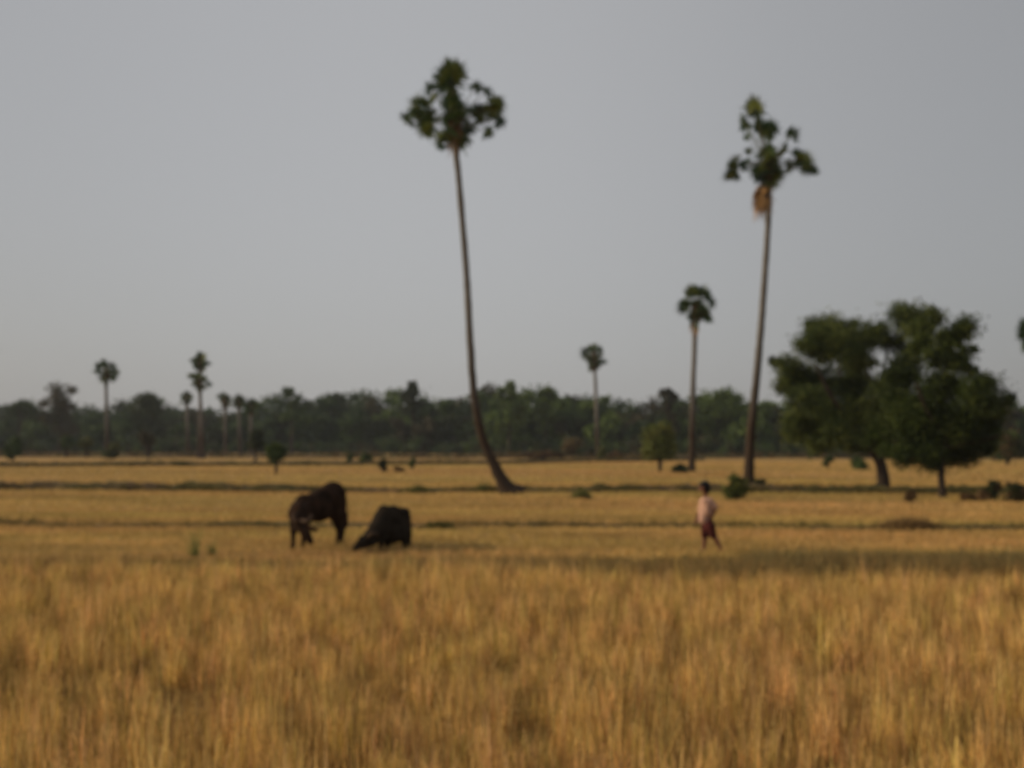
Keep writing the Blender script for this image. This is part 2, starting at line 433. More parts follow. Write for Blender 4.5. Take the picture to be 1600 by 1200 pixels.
# ------------------------------------------------------------------ palms
FANC = np.array([[.040, .075, .022], [.10, .125, .024], [.026, .050, .020], [.046, .080, .022]])
def fan_arrays(hub, cen, R, col, nseg=15, droop=.08, roll=None, pet=.014):
    hub = Vector(hub); cen = Vector(cen); d = cen - hub; L = d.length
    if L < .05: d = Vector((0, 0, 1)); L = .3
    d.normalize()
    R = R * 1.25; base = cen - d * R * .40
    # leaf plane: contains d
    up = Vector((0, 0, 1)) if abs(d.z) < .85 else Vector((random.uniform(-1, 1), random.uniform(-1, 1), .2)).normalized()
    s = d.cross(up).normalized(); nrm = s.cross(d).normalized()
    ro = roll if roll is not None else random.gauss(0, .75)
    s2 = s * math.cos(ro) + nrm * math.sin(ro); n2 = s2.cross(d).normalized()
    V, Fq = [], []
    span = math.radians(random.uniform(230, 300))
    V.append(base)
    for k in range(nseg):
        a0 = -span / 2 + span * k / nseg; a1 = a0 + span / nseg * .96; am = (a0 + a1) / 2
        rt = R * random.uniform(.88, 1.3) * (1 - .12 * abs(am) / (span / 2)); ri = R * random.uniform(.42, .56)
        pl = .035 * R * (1 if k % 2 else -1)
        def pt(a, r, lift):
            q = base + (d * math.cos(a) + s2 * math.sin(a)) * r + n2 * lift
            q.z -= droop * R * (r / R) ** 2 * random.uniform(.8, 1.2); return q
        i = len(V)
        V += [pt(a0, ri, pl), pt(a1, ri, -pl), pt(am, rt, 0), pt(am, ri * 1.03, .02 * R)]
        Fq += [(0, i, i + 3, i + 1), (i, i + 2, i + 1, i + 3)]
    Fq = [f for f in Fq]
    c = np.tile(np.array(col) * random.uniform(.8, 1.25), (len(V), 1))
    V = np.array(V)
    # petiole
    pts = [(hub, pet * 1.5), (hub.lerp(base, .5) + Vector((0, 0, .04 * L)), pet), (base, pet * .8)]
    p, r = smooth_path(pts, 4); v, f = tube_arrays(p, r, 5)
    pc = np.tile(np.array([.09, .09, .035]), (len(v), 1))
    return join([(V, np.array(Fq), c), (v, f, pc)])
def palm(name, label, trunk, fans, hub, d, R, group='palmyra palms', parts=True, extra=8, depthr=1.0, dead=(), rad=1.0, skirt=(), tone=FANC, lean_y=None):
    """trunk: [(px,py,radius m)] bottom to top; fans [(px,py,scale)], hub (px,py)"""
    base = G(trunk[0][0], d)
    root = empty(name, base, label, 'palm tree', group)
    T = []
    for i, (px, py, r) in enumerate(trunk):
        p = W(px, py, d)
        if i == 0: p.z = -.15
        T.append((p, r * rad))
    tubes('trunk', [T], M_PALMBARK, root, 14, .07)
    h = W(hub[0], hub[1], d)
    allf = []
    for (px, py, s) in fans:
        c = W(px, py, d); off = (c - h).length
        c.y += random.uniform(-1, 1) * max(.25, .55 * off) * depthr
        for q in range(2):      # leaves grow in overlapping pairs
            c2 = c + Vector((random.uniform(-.16, .16), random.uniform(-.4, .4), random.uniform(-.14, .14))) * R * q
            f = fan_arrays(h + Vector((random.uniform(-.1, .1), random.uniform(-.1, .1), random.uniform(-.2, .25))), c2, R * s * (1 - .12 * q), tone[random.randrange(len(tone))], roll=random.choice((-1, 1)) * random.uniform(.5, 1.4) if q == 0 else None)
            if parts and q == 1: allf[-1] = join([allf[-1], f])
            else: allf.append(f)
    for k in range(extra):   # leaves towards and away from the viewer
        a = random.choice((-1, 1)) * random.uniform(.6, 1)
        c = h + Vector((random.uniform(-.45, .45), a * random.uniform(.8, 1.5) * depthr, random.uniform(-.5, .7))) * R / .6
        allf.append(fan_arrays(h, c, R * .9, tone[random.randrange(len(tone))]))
    deadl = []
    for (px, py, s) in dead:
        c = W(px, py, d); c.y += random.uniform(-.35, .35)
        deadl.append(fan_arrays(h + Vector((0, 0, -.2)), c, R * s, (.26, .15, .06), droop=.6))
    if parts:
        for f in allf: link('fan_leaf', mesh_np('fan_leaf', *f), M_FAN, root)
        for f in deadl:
            o = link('dead_leaf', mesh_np('dead_leaf', *f), M_FAN, root); o['label'] = 'dry brown hanging fan leaf'
    else:
        link('crown', mesh_np('crown', *join(allf + deadl)), M_FAN, root)
    # leaf bases and fruit round the hub
    P = np.array(h)[None] + rng.normal(0, 1, (260, 3)) * np.array([.16, .16, .38]) * R / .6 + np.array([0, 0, -.15])
    q = R / .6; cp, cr = smooth_path([(h + Vector((0, 0, -.75 * q)), .13 * q), (h + Vector((0, 0, -.3 * q)), .24 * q), (h + Vector((0, 0, .2 * q)), .22 * q), (h + Vector((0, 0, .6 * q)), .05 * q)], 3)
    v, f = tube_arrays(cp, cr, 9, .12)
    P = v[rng.integers(0, len(v), 160)] + rng.normal(0, .04 * q, (160, 3))
    link('leaf_bases', mesh_np('leaf_bases', *join([(v, f, np.tile(np.array([.10, .062, .03]), (len(v), 1))), leaves(P, np.full(160, .3 * q), np.tile(np.array([.12, .075, .035]), (160, 1)))])), M_FAN, root)
    return root

palm('palm_tree', 'tallest palm, its curved trunk leaning left from a flared foot in mid field',
     [(812, 776, .62), (796, 768, .42), (783, 748, .27), (770, 722, .22), (756, 690, .195), (746, 650, .175), (739, 600, .165), (734, 520, .155), (729, 430, .145), (722, 340, .14), (716, 270, .135), (711, 225, .15), (710, 195, .14)],
     [(700, 100, 1.0), (704, 108, 1.0), (709, 118, 1.0), (700, 122, .9), (709, 132, .9), (705, 144, .9), (713, 110, 1.0), (691, 112, .9), (703, 122, 1.1), (708, 138, .9), (698, 135, .8), (670, 130, .68), (675, 142, .45),
      (647, 160, .75), (629, 172, .75), (660, 163, .8), (668, 174, .8), (660, 193, .95), (663, 208, .8), (652, 182, .7),
      (688, 222, .75), (698, 210, .8), (689, 237, .42), (727, 220, .75), (716, 226, .6), (712, 177, .9), (735, 197, .8), (747, 167, .8),
      (747, 143, .55), (763, 149, .55), (767, 167, .85), (781, 173, .8), (784, 189, .65), (767, 208, .6), (720, 157, .7), (704, 160, .9), (710, 150, .8), (700, 150, .6), (712, 168, .8), (756, 172, .8), (774, 180, .7), (640, 166, .7), (652, 172, .8), (700, 185, .7), (752, 180, .7)],
     (710, 196), depth_of(772), .60, extra=7, dead=[(709, 218, .6), (705, 226, .5), (714, 230, .5), (716, 212, .5)])
palm('palm_tree', 'tall upright palm with a brown skirt of dead leaves, left of the big bushy trees',
     [(1170, 766, .46), (1170, 752, .30), (1171, 720, .24), (1173, 680, .22), (1178, 630, .205), (1184, 570, .19), (1190, 500, .175), (1195, 430, .165), (1199, 370, .155), (1201, 320, .155), (1200, 270, .16)],
     [(1169, 172, 1.05), (1178, 180, .8), (1164, 180, .8), (1172, 186, .8), (1186, 191, .8), (1194, 196, .7), (1182, 200, .5), (1196, 232, .8), (1205, 238, .8), (1210, 252, .8), (1178, 268, .7), (1201, 191, .95), (1207, 198, .7), (1172, 207, .42), (1168, 233, .45), (1170, 246, .4),
      (1238, 201, .7), (1236, 213, .7), (1230, 225, .45), (1252, 243, .85), (1264, 266, .95), (1272, 268, .7), (1240, 257, .6), (1248, 252, .7), (1141, 261, .85), (1136, 273, .6), (1155, 264, .6), (1134, 265, .5),
      (1183, 282, .75), (1218, 276, .9), (1206, 245, .8), (1203, 230, .6), (1206, 290, .7), (1190, 262, .7), (1212, 262, .8), (1196, 278, .8), (1201, 215, .5), (1199, 206, .5), (1200, 235, .7), (1257, 256, .8), (1208, 270, .8), (1148, 264, .7)],
     (1200, 262), depth_of(760), .62, extra=6,
     dead=[(1188, 306, 1.0), (1185, 316, .9), (1191, 322, .8), (1194, 310, .8), (1184, 298, .8), (1190, 318, .75), (1184, 312, .6), (1193, 296, .7), (1180, 302, .5), (1188, 325, .55)])
palm('palm_tree', 'slender mid-height palm between the small round bush and the tall upright palm',
     [(1080, 739, .40), (1081, 722, .27), (1082, 660, .23), (1083, 600, .21), (1085, 550, .20), (1086, 510, .21), (1087, 490, .2)],
     [(1076, 451, 1), (1099, 451, 1), (1088, 455, 1), (1083, 449, .8), (1106, 456, .7), (1062, 480, .9), (1072, 473, .9), (1066, 470, .7), (1114, 469, .85), (1106, 490, .9), (1107, 499, .7),
      (1090, 482, .9), (1086, 491, .9), (1098, 486, .8), (1081, 506, .6), (1088, 512, .6), (1078, 497, .6), (1100, 478, .6)],
     (1088, 486), 86, .72, extra=5, dead=[(1081, 509, .6), (1086, 516, .5)])
palm('palm_tree', 'small far palm standing against the wood, between the two tall palms',
     [(934, 716, .42), (934, 700, .32), (932, 640, .28), (930, 590, .26), (928, 565, .25)],
     [(929, 540, 1), (921, 545, .8), (912, 549, .9), (940, 545, .8), (917, 560, 1), (943, 566, .8), (928, 558, 1.1), (924, 574, .8), (936, 556, 1), (932, 572, .8)],
     (928, 562), 172, 1.25, parts=False, extra=4, depthr=1.6)
FARG = 'palmyra palms'
palm('palm_tree', 'lone far palm with a round crown at the far left',
     [(168, 718, .42), (168, 700, .32), (167, 650, .28), (166, 615, .26), (166, 590, .25)],
     [(157, 572, .9), (166, 566, 1), (177, 570, .9), (153, 581, .8), (156, 592, .9), (166, 586, 1), (177, 592, .9), (180, 581, .8), (166, 599, .8), (172, 578, .7)],
     (166, 584), 172, 1.05, parts=False, extra=4, depthr=1.6)
palm('palm_tree', 'taller palm of the close pair in the left background, its crown on top',
     [(311, 718, .42), (311, 700, .3), (312, 650, .26), (314, 600, .24), (313, 572, .24)],
     [(304, 560, .9), (312, 553, .9), (322, 557, .9), (324, 568, .8), (303, 570, .8), (312, 564, .9), (318, 573, .7), (308, 575, .6)],
     (313, 567), 172, 1.0, parts=False, extra=3, depthr=1.5)
palm('palm_tree', 'lower palm of the close pair in the left background, its crown just under the other',
     [(317, 720, .42), (317, 700, .3), (315, 650, .26), (312, 612, .25), (311, 600, .24)],
     [(301, 586, .8), (311, 586, .8), (320, 590, .8), (325, 599, .8), (303, 600, .9), (312, 606, .9), (319, 606, .7), (307, 594, .8)],
     (311, 597), 168, .95, parts=False, extra=3, depthr=1.5)
palm('palm_tree', 'short small-crowned palm at the left shoulder of the close pair of palms',
     [(294, 706, .4), (293, 660, .3), (292, 626, .26)],
     [(286, 620, .7), (292, 614, .8), (299, 619, .8), (288, 627, .6), (297, 628, .7)], (292, 622), 230, 1.1, parts=False, extra=3, depthr=1.5)
palm('palm_tree', 'leftmost of the three short palms rising above the wood',
     [(353, 706, .4), (352, 660, .3), (352, 632, .26)],
     [(346, 622, .8), (352, 616, .8), (359, 621, .8), (347, 631, .8), (357, 632, .8)], (352, 626), 225, 1.2, parts=False, extra=3, depthr=1.5)
palm('palm_tree', 'middle one of the three short palms rising above the wood',
     [(376, 706, .4), (374, 660, .3), (373, 632, .26)],
     [(366, 624, .8), (372, 618, .8), (380, 622, .8), (367, 633, .8), (379, 634, .9), (373, 628, .9)], (373, 628), 228, 1.2, parts=False, extra=3, depthr=1.5)
palm('palm_tree', 'rightmost of the three short palms, half sunk in the wood',
     [(392, 706, .4), (392, 660, .3), (392, 638, .26)],
     [(385, 632, .9), (391, 625, .9), (399, 630, .9), (386, 642, .8), (398, 642, .9), (392, 636, 1)], (392, 636), 222, 1.3, parts=False, extra=3, depthr=1.5)
palm('palm_tree', 'palm at the right edge of the picture with only its left fan leaves showing',
     [(1628, 745, .5), (1626, 700, .26), (1622, 620, .21), (1620, 560, .19), (1620, 530, .19)],
     [(1596, 512, 1), (1594, 523, .8), (1600, 534, .9), (1610, 500, 1), (1622, 492, 1), (1634, 500, 1), (1642, 518, 1), (1638, 534, 1), (1606, 545, .8), (1620, 515, 1), (1628, 545, .9), (1612, 524, 1)],
     (1620, 526), 70, .62, parts=False, extra=6)

# ------------------------------------------------------------------ the two big trees
def px_clumps(lst, d, spread=1.0):
    out = []
    for (px, py, r) in lst:
        rm = r * pxm(d) * 1.2
        c = W(px, py, d); c.y += random.uniform(-1, 1) * spread
        out.append((c, rm))
    return out
def tree(name, label, base, d, trunk, limbs, clumps, nl, size, cat='tree', group=None, spread=1.0, pal=GREENS, sides=10, **kw):
    root = empty(name, G(base, d), label, cat, group)
    specs = []
    T = [(W(px, py, d), r) for px, py, r in trunk]
    T[0] = (Vector((T[0][0].x, T[0][0].y, -.12)), T[0][1])
    specs.append(T)
    for L in limbs:
        specs.append([(W(px, py, d) + Vector((0, dy, 0)), r) for px, py, dy, r in L])
    tubes('trunk', specs, M_TREEBARK, root, sides, .08)
    crown('crown', px_clumps(clumps, d, spread), nl, size, root, pal=pal, **kw)
    return root
rng = np.random.default_rng(5); random.seed(5)
G1 = np.array([[.074, .098, .024], [.054, .074, .020], [.105, .125, .032], [.034, .048, .016]])
G2 = np.array([[.046, .068, .014], [.031, .046, .011], [.070, .090, .018], [.020, .030, .009]])
tree('spreading_tree', 'large bushy tree with a trunk bent to the left, broad crown full of gaps', 1380, 53,
     [(1381, 764, .36), (1380, 745, .30), (1376, 725, .26), (1366, 708, .23), (1352, 692, .20), (1340, 670, .16)],
     [[(1366, 708, 0, .2), (1375, 680, .6, .16), (1385, 640, 1, .12), (1392, 590, 1.2, .08), (1400, 520, 1, .03)],
      [(1352, 692, 0, .18), (1320, 660, -.6, .13), (1290, 620, -1, .09), (1262, 570, -1.2, .04)],
      [(1345, 680, 0, .15), (1330, 630, .5, .11), (1318, 570, .8, .07), (1305, 520, .8, .03)],
      [(1375, 680, .6, .12), (1410, 640, -.4, .08), (1425, 590, -1, .04)],
      [(1340, 670, 0, .12), (1300, 670, .5, .08), (1255, 650, .8, .04)],
      [(1385, 640, 1, .1), (1360, 590, .4, .06), (1352, 530, 0, .03)]],
     [(1246, 545, 18), (1236, 572, 16), (1260, 522, 12), (1292, 510, 20), (1312, 522, 24), (1280, 548, 24), (1345, 503, 8), (1346, 528, 22), (1330, 560, 22), (1356, 562, 20), (1352, 590, 20), (1402, 500, 23), (1384, 520, 16), (1424, 505, 17), (1396, 535, 16), (1410, 525, 18),
      (1258, 590, 26), (1300, 592, 30), (1345, 612, 26), (1240, 628, 20), (1280, 640, 30), (1330, 648, 30), (1246, 668, 22), (1288, 680, 22), (1370, 620, 22), (1420, 560, 18), (1388, 572, 16), (1238, 600, 16), (1232, 655, 14), (1262, 695, 14), (1320, 690, 16), (1360, 660, 20), (1225, 560, 8), (1272, 525, 12)],
     90000, .13, spread=2.6, pal=G1, group='big bushy trees on the right', sub=24, tight=.33)
tree('spreading_tree', 'large dark bushy tree with a thin straight trunk, nearer and right of the bent-trunk tree', 1472, 43,
     [(1473, 782, .20), (1472, 765, .15), (1471, 740, .13), (1472, 715, .125), (1474, 690, .11), (1476, 660, .10)],
     [[(1472, 700, 0, .1), (1500, 660, .5, .08), (1530, 620, .8, .04), (1527, 570, .8, .02)],
      [(1474, 680, 0, .1), (1440, 640, -.5, .07), (1420, 600, -.8, .04)],
      [(1476, 660, 0, .1), (1480, 600, .2, .06), (1484, 530, .2, .02)],
      [(1473, 700, 0, .09), (1520, 690, -.5, .05), (1548, 680, -.8, .03)],
      [(1473, 700, 0, .09), (1435, 695, .5, .05), (1405, 690, .8, .03)]],
     [(1484, 522, 16), (1470, 535, 17), (1500, 530, 11), (1446, 536, 14), (1492, 545, 12), (1527, 560, 8), (1536, 578, 9), (1543, 598, 13), (1530, 612, 16), (1524, 545, 6), (1478, 565, 18), (1452, 562, 16), (1432, 590, 24), (1470, 605, 28), (1508, 622, 24), (1428, 640, 28), (1402, 675, 22),
      (1450, 665, 34), (1500, 665, 34), (1538, 645, 22), (1548, 680, 20), (1418, 712, 16), (1455, 712, 20), (1492, 712, 22), (1530, 705, 20), (1400, 705, 12), (1560, 700, 10), (1410, 625, 18), (1555, 625, 8)],
     90000, .115, spread=2.0, pal=G2, group='big bushy trees on the right', sub=24, tight=.33)

# ------------------------------------------------------------------ bushes and small trees
rng = np.random.default_rng(8); random.seed(8)
BR = np.array([[.13, .075, .035], [.16, .10, .05], [.09, .06, .03]])
YG = np.array([[.082, .098, .026], [.062, .076, .020], [.11, .115, .035]])
DK = np.array([[.030, .042, .016], [.022, .032, .013], [.042, .052, .020]])
def bush(name, label, px, py, wpx, hpx, n_=9, nl=2600, size=.12, pal=GREENS, cat='bush', group=None, stem=True, trunk_h=0.12, lift=0.0):
    d = depth_of(py); k = pxm(d); w = wpx * k / 2; h = hpx * k
    b0 = G(px, d)
    root = empty(name, b0, label, cat, group)
    th = h * trunk_h; cl = []
    for i in range(n_):
        a = random.uniform(0, 2 * math.pi); r = w * random.uniform(0, .72)
        z = th + (h - th) * (random.uniform(.22, .82) if cat == 'tree' else random.uniform(.05, .75))
        q = 1 - .5 * abs((z / h) - (.45 if cat == 'tree' else .2))
        cl.append((b0 + Vector((math.cos(a) * r * q, math.sin(a) * r * q, z)), min(w, h) * random.uniform(.26, .42)))
    if stem:
        sp = []
        for c, r in cl[:6]:
            q = b0 + Vector((0, 0, -.05))
            sp.append([(q, .05 * h * .5 + .02), (b0.lerp(c, .5) + Vector((0, 0, .06 * h)), .02 * h + .01), (c, .008)])
        tubes('stem' if trunk_h < .3 else 'trunk', sp, M_TREEBARK, root, 6, .05)
    crown('foliage' if cat == 'bush' else 'crown', cl, nl, size, root, pal=pal, sub=9, tight=.42)
    return root
SG = 'small bushes scattered over the fields'
bush('bush', 'round green little tree with a short stem left of the slender mid-height palm', 1031, 738, 62, 80, 34, 16000, .22, YG * 1.45, cat='tree', trunk_h=.14, group='small trees before the wood')
bush('bush', 'low dark scrub between the round bush and the foot of the slender palm', 1062, 739, 40, 12, 7, 1500, .18, DK, group=SG)
bush('bush', 'yellow-green bush at the left foot of the tall upright palm', 1150, 781, 42, 44, 14, 3600, .11, YG * 1.25, group=SG)
bush('bush', 'low dark bush hugging the right foot of the tall upright palm', 1188, 768, 34, 20, 8, 2500, .11, DK, group=SG)
bush('bush', 'left of the two dark bushes at the right edge behind the fields', 1549, 782, 34, 34, 10, 2600, .10, np.concatenate([DK, BR * .7]), group=SG)
bush('bush', 'right of the two dark bushes at the right edge behind the fields', 1583, 785, 46, 36, 12, 3400, .10, np.concatenate([DK, BR * .7]), group=SG)
bush('bush', 'low reddish brown bush standing between the trunks of the two big trees', 1421, 785, 22, 22, 7, 1500, .09, BR, group=SG)
bush('bush', 'low brown scrub just right of the thin straight trunk', 1520, 783, 90, 14, 14, 3500, .09, BR * 1.2, group=SG)
bush('bush', 'bushy green sapling with a bare stem in the left middle of the fields', 432, 741, 40, 56, 12, 4500, .20, GREENS, cat='tree', trunk_h=.34, group='small trees before the wood')
bush('bush', 'dark sapling just left of and behind the bushy green sapling', 399, 722, 34, 56, 10, 3000, .40, DK, cat='tree', trunk_h=.35, group='small trees before the wood')
bush('bush', 'green bush at the far left edge before the wood', 20, 721, 34, 46, 10, 3000, .40, GREENS, group=SG)
bush('bush', 'leftmost of the three thin-stemmed saplings before the left wood', 103, 716, 26, 34, 8, 1500, .40, GREENS, cat='tree', trunk_h=.4, group='small trees before the wood')
bush('bush', 'middle one of the three thin-stemmed saplings before the left wood', 136, 716, 30, 36, 8, 1500, .40, YG, cat='tree', trunk_h=.4, group='small trees before the wood')
bush('bush', 'brownish sapling standing between the lone far palm and the close pair of palms', 232, 717, 32, 46, 8, 1500, .40, np.array([[.075, .07, .03], [.06, .05, .025]]), cat='tree', trunk_h=.35, group='small trees before the wood')
bush('bush', 'green bush at the foot of the lone far palm', 178, 718, 30, 30, 8, 1500, .38, YG * .8, group=SG)
bush('bush', 'low green bush at the foot of the close pair of palms', 288, 729, 44, 8, 7, 1500, .2, YG * .8, group=SG)
bush('bush', 'leftmost of the three low bushes right of the grazing buffalo\'s back', 549, 723, 14, 18, 6, 900, .28, GREENS, group=SG)
bush('bush', 'middle one of the three low bushes beyond the buffaloes', 574, 724, 24, 18, 7, 1200, .28, GREENS, group=SG)
bush('bush', 'small dark bush, nearest of those beyond the buffaloes', 598, 739, 14, 24, 7, 1400, .18, DK, group=SG)
bush('bush', 'thin low bush right of the small dark bush', 645, 735, 16, 22, 5, 500, .18, GREENS, group=SG)
bush('bush', 'low brown scrub lying between the small dark bush and the thin bush', 622, 738, 40, 8, 7, 500, .16, BR * 1.5, group=SG)
bush('bush', 'pale brown pointed bush before the wood left of the small far palm', 893, 716, 34, 44, 9, 2000, .42, np.array([[.15, .11, .055], [.11, .09, .04]]), group=SG, trunk_h=.05)
bush('bush', 'wide brown scrub before the wood right of the leaning palm', 850, 719, 90, 14, 16, 2500, .35, BR * .8, group=SG)
bush('bush', 'brown scrub before the wood under the small far palm', 960, 719, 60, 12, 12, 2000, .35, BR * .7, group=SG)
bush('bush', 'yellow-green bush at the foot of the small far palm', 942, 718, 22, 22, 7, 1200, .38, YG, group=SG)
bush('bush', 'small grey-green bush under the crown of the bent-trunk tree', 1294, 732, 18, 24, 7, 1300, .22, GREENS, group=SG)
bush('bush', 'low green scrub left of the bent trunk', 1342, 734, 46, 18, 8, 1500, .2, GREENS * 1.1, group=SG)
def weed(name, label, px, py, wpx, hpx, n_, pal, width=.014, dp=.6):
    d = depth_of(py); k = pxm(d); b0 = G(px, d)
    x = b0.x + rng.normal(0, wpx * k * .24, n_); y = d + rng.normal(0, wpx * k * .24 * dp, n_)
    h = hpx * k * rng.uniform(.45, 1.0, n_) * np.exp(-((x - b0.x) / (wpx * k * .5)) ** 2)
    o = link(name, mesh_np(name, *blades(x, y, np.full(n_, -.01), 12, h.clip(.05, 3), .05, .5, width, pal, 3, .3)), M_STRAW)
    return tag(o, label, 'weeds', 'weed tufts in the fields')
WG = np.array([[.15, .17, .05], [.11, .13, .04], [.22, .19, .07]])
WB = np.array([[.17, .11, .05], [.12, .08, .04], [.26, .17, .07]])
weed('weed_tuft', 'taller pale green weed tuft in the left field before the larger buffalo', 307, 868, 11, 50, 8, WG * 1.5, .011)
weed('weed_tuft', 'shorter pale green weed tuft right beside the taller one', 335, 868, 9, 38, 6, WG * 1.5, .011)
weed('weed_tuft', 'small green tuft in the field between the leaning palm and the child', 908, 779, 30, 14, 110, WG, .03)
weed('weed_tuft', 'green weed patch on the bund left of the foot of the leaning palm', 757, 769, 44, 14, 110, WG * .8, .03)
weed('weed_tuft', 'green weed patch on the bund midway between buffaloes and leaning palm', 652, 770, 52, 12, 150, WG * .8, .03)
weed('weed_tuft', 'wide low patch of brown weeds in the right field below the big trees', 1420, 827, 130, 18, 420, np.array([[.24, .15, .065], [.16, .10, .045], [.32, .21, .09]]), .02, .35)
weed('weed_tuft', 'dark green weeds on the bund right of the smaller buffalo', 685, 826, 60, 12, 170, WG * .5, .02)
bush('bush', 'brown and green thicket under the crowns at the right edge', 1572, 726, 80, 60, 16, 6000, .26, np.concatenate([BR * .8, GREENS]), group=SG)
bush('bush', 'low brown thicket behind the thin straight trunk', 1500, 722, 60, 26, 10, 2500, .3, BR, group=SG)

# ------------------------------------------------------------------ the wood
SKY_PX = [-260, -120, 0, 30, 60, 90, 125, 150, 180, 230, 260, 300, 335, 362, 390, 420, 460, 520, 560, 600, 640, 680, 720, 760, 800, 850, 880, 920, 960, 990, 1020, 1045, 1075, 1100, 1150, 1200, 1250, 1400, 1560, 1600, 1750, 1900]
SKY_PY = [625, 622, 630, 624, 632, 634, 643, 645, 632, 622, 634, 638, 652, 642, 632, 620, 613, 620, 617, 615, 610, 618, 617, 606, 597, 599, 606, 616, 626, 633, 632, 618, 620, 616, 620, 627, 632, 628, 626, 632, 625, 630]
def wood_depth(px): return float(np.interp(px, [-300, 0, 500, 900, 1250, 1900], [300, 290, 270, 235, 215, 205]))
cl_arr = []
trunk_specs = []
WP = [np.array([[.042, .070, .028], [.032, .054, .024], [.052, .084, .028]]), np.array([[.062, .100, .026], [.050, .082, .026]]), np.array([[.092, .135, .030], [.070, .108, .028]]), np.array([[.060, .052, .026], [.050, .048, .024]]), DK * 1.1]
for row in range(3):
    px = -260 + row * 9
    while px < 1880:
        d = wood_depth(px) + (2 - row) * 12 * -1 + 24 + random.uniform(-5, 5)
        d = wood_depth(px) + [26, 13, 0][row] + random.uniform(-5, 5)
        top = float(np.interp(px, SKY_PX, SKY_PY))
        hpx = (HOR - top) * [1.0, .86, .6][row] * random.uniform(.88, 1.05)
        wpx = random.uniform(42, 84) * [1, 1, .75][row]
        k = pxm(d); hm = (hpx * k + H) * 1.05; wm = wpx * k / 2
        b0 = G(px, d); cl = []
        for i in range(18):
            zz = random.uniform(.10, .90) if row < 2 else random.uniform(.1, .85)
            q = math.sqrt(max(.1, 1 - (max(0, zz - .35) / .72) ** 2))
            a = random.uniform(0, 2 * math.pi); r = wm * q * random.uniform(.1, .85)
            cl.append((b0 + Vector((math.cos(a) * r, math.sin(a) * r * .8, hm * zz)), wm * random.uniform(.28, .42)))
        w = [3, 4, 3, 3, 2]
        if px < 560: w = [6, 3, 1, 1, 4]
        if 760 < px < 900 or 1090 < px < 1240 or 590 < px < 640: w = [1, 3, 7, 2, 0]
        pal = random.choices(WP, w)[0]
        cl_arr.append(crown_arrays(cl, 2300, .85, pal=pal, sub=7, tight=.42))
        trunk_specs.append([(b0 + Vector((0, 0, -.2)), .35), (b0 + Vector((random.uniform(-.4, .4), 0, hm * .35)), .25), (b0 + Vector((random.uniform(-1, 1), 0, hm * .8)), .08)])
        px += wpx * random.uniform(.30, .5)
# low undergrowth at the wood's foot
cl = []
for px in np.arange(-280, 1900, 9):
    d = wood_depth(px) - random.uniform(3, 9)
    cl.append((G(px, d, random.uniform(.6, 2.2)), random.uniform(1.0, 2.0)))
cl_arr.append(crown_arrays(cl, 60000, .6, pal=np.concatenate([WP[0], WP[3], WP[1]]), sub=6, tight=.4))
Vw, Fw, Cw = join(cl_arr)
woodo = link('wood', mesh_np('wood', Vw, Fw, Cw), M_LEAF)
tag(woodo, 'far dark green wood closing off the fields as one long mass', 'wood', kind='stuff')
o = tubes('wood_trunks', trunk_specs, M_TREEBARK, None, 6, .05)
tag(o, 'trunks inside the far wood', 'wood', kind='stuff')

def outtree(label, px, d, top, wpx, clumps=18, pal=GREENS, nl=4500):
    k = pxm(d); b0 = G(px, d); hm = ((HOR - top) * k + H) * 1.06; wm = wpx * k / 2 * 1.15
    root = empty('tree', b0, label, 'tree', 'trees standing out of the far wood')
    cl = []
    for i in range(clumps):
        z = random.uniform(.3, .9); q = math.sqrt(max(.12, 1 - ((z - .55) / .45) ** 2))
        a = random.uniform(0, 6.28); r = wm * q * random.uniform(0, .8)
        cl.append((b0 + Vector((math.cos(a) * r, math.sin(a) * r, z * hm)), wm * random.uniform(.26, .4)))
    tubes('trunk', [[(b0 + Vector((0, 0, -.2)), .4), (b0 + Vector((.2, 0, hm * .4)), .26), (b0 + Vector((0, 0, hm * .85)), .07)]] +
          [[(b0 + Vector((.2, 0, hm * .4)), .18), (c.lerp(b0 + Vector((0, 0, hm * .5)), .4), .1), (c, .04)] for c, r in cl[:5]], M_TREEBARK, root, 7, .05)
    crown('crown', cl, nl, .65, root, pal=pal, sub=8, tight=.33)
outtree('tall brownish tree leaning up out of the wood at the far left', 93, 262, 602, 58, 26, np.array([[.065, .055, .030], [.05, .05, .025]]))
outtree('loose-crowned tree at the left edge of the wood with sky showing through', 28, 262, 626, 58, 9, WP[0], 2200)
outtree('dark round tree rising out of the wood behind the lone far palm\'s right side', 234, 262, 618, 60, 18, DK * 1.2)
outtree('dark dome-shaped tree standing up in the middle of the wood, left of the leaning palm', 645, 258, 597, 34, 18, DK * 1.1)
outtree('pale green tall tree just right of the leaning palm', 795, 235, 588, 44, 18, WP[2])
outtree('pale green tree next to the tall pale one, with a peaked top', 852, 235, 590, 36, 18, WP[2])
outtree('dark peaked tree left of the slender mid-height palm', 1045, 222, 604, 34, 18, np.array([[.04, .036, .02], [.035, .038, .018]]))
outtree('light green broad tree filling the gap between the slender palm and the tall upright palm', 1120, 222, 614, 80, 14, WP[2])
outtree('feathery grey-green tree top at the left end of the long middle part of the wood', 455, 262, 604, 40, 9, WP[1], 2200)

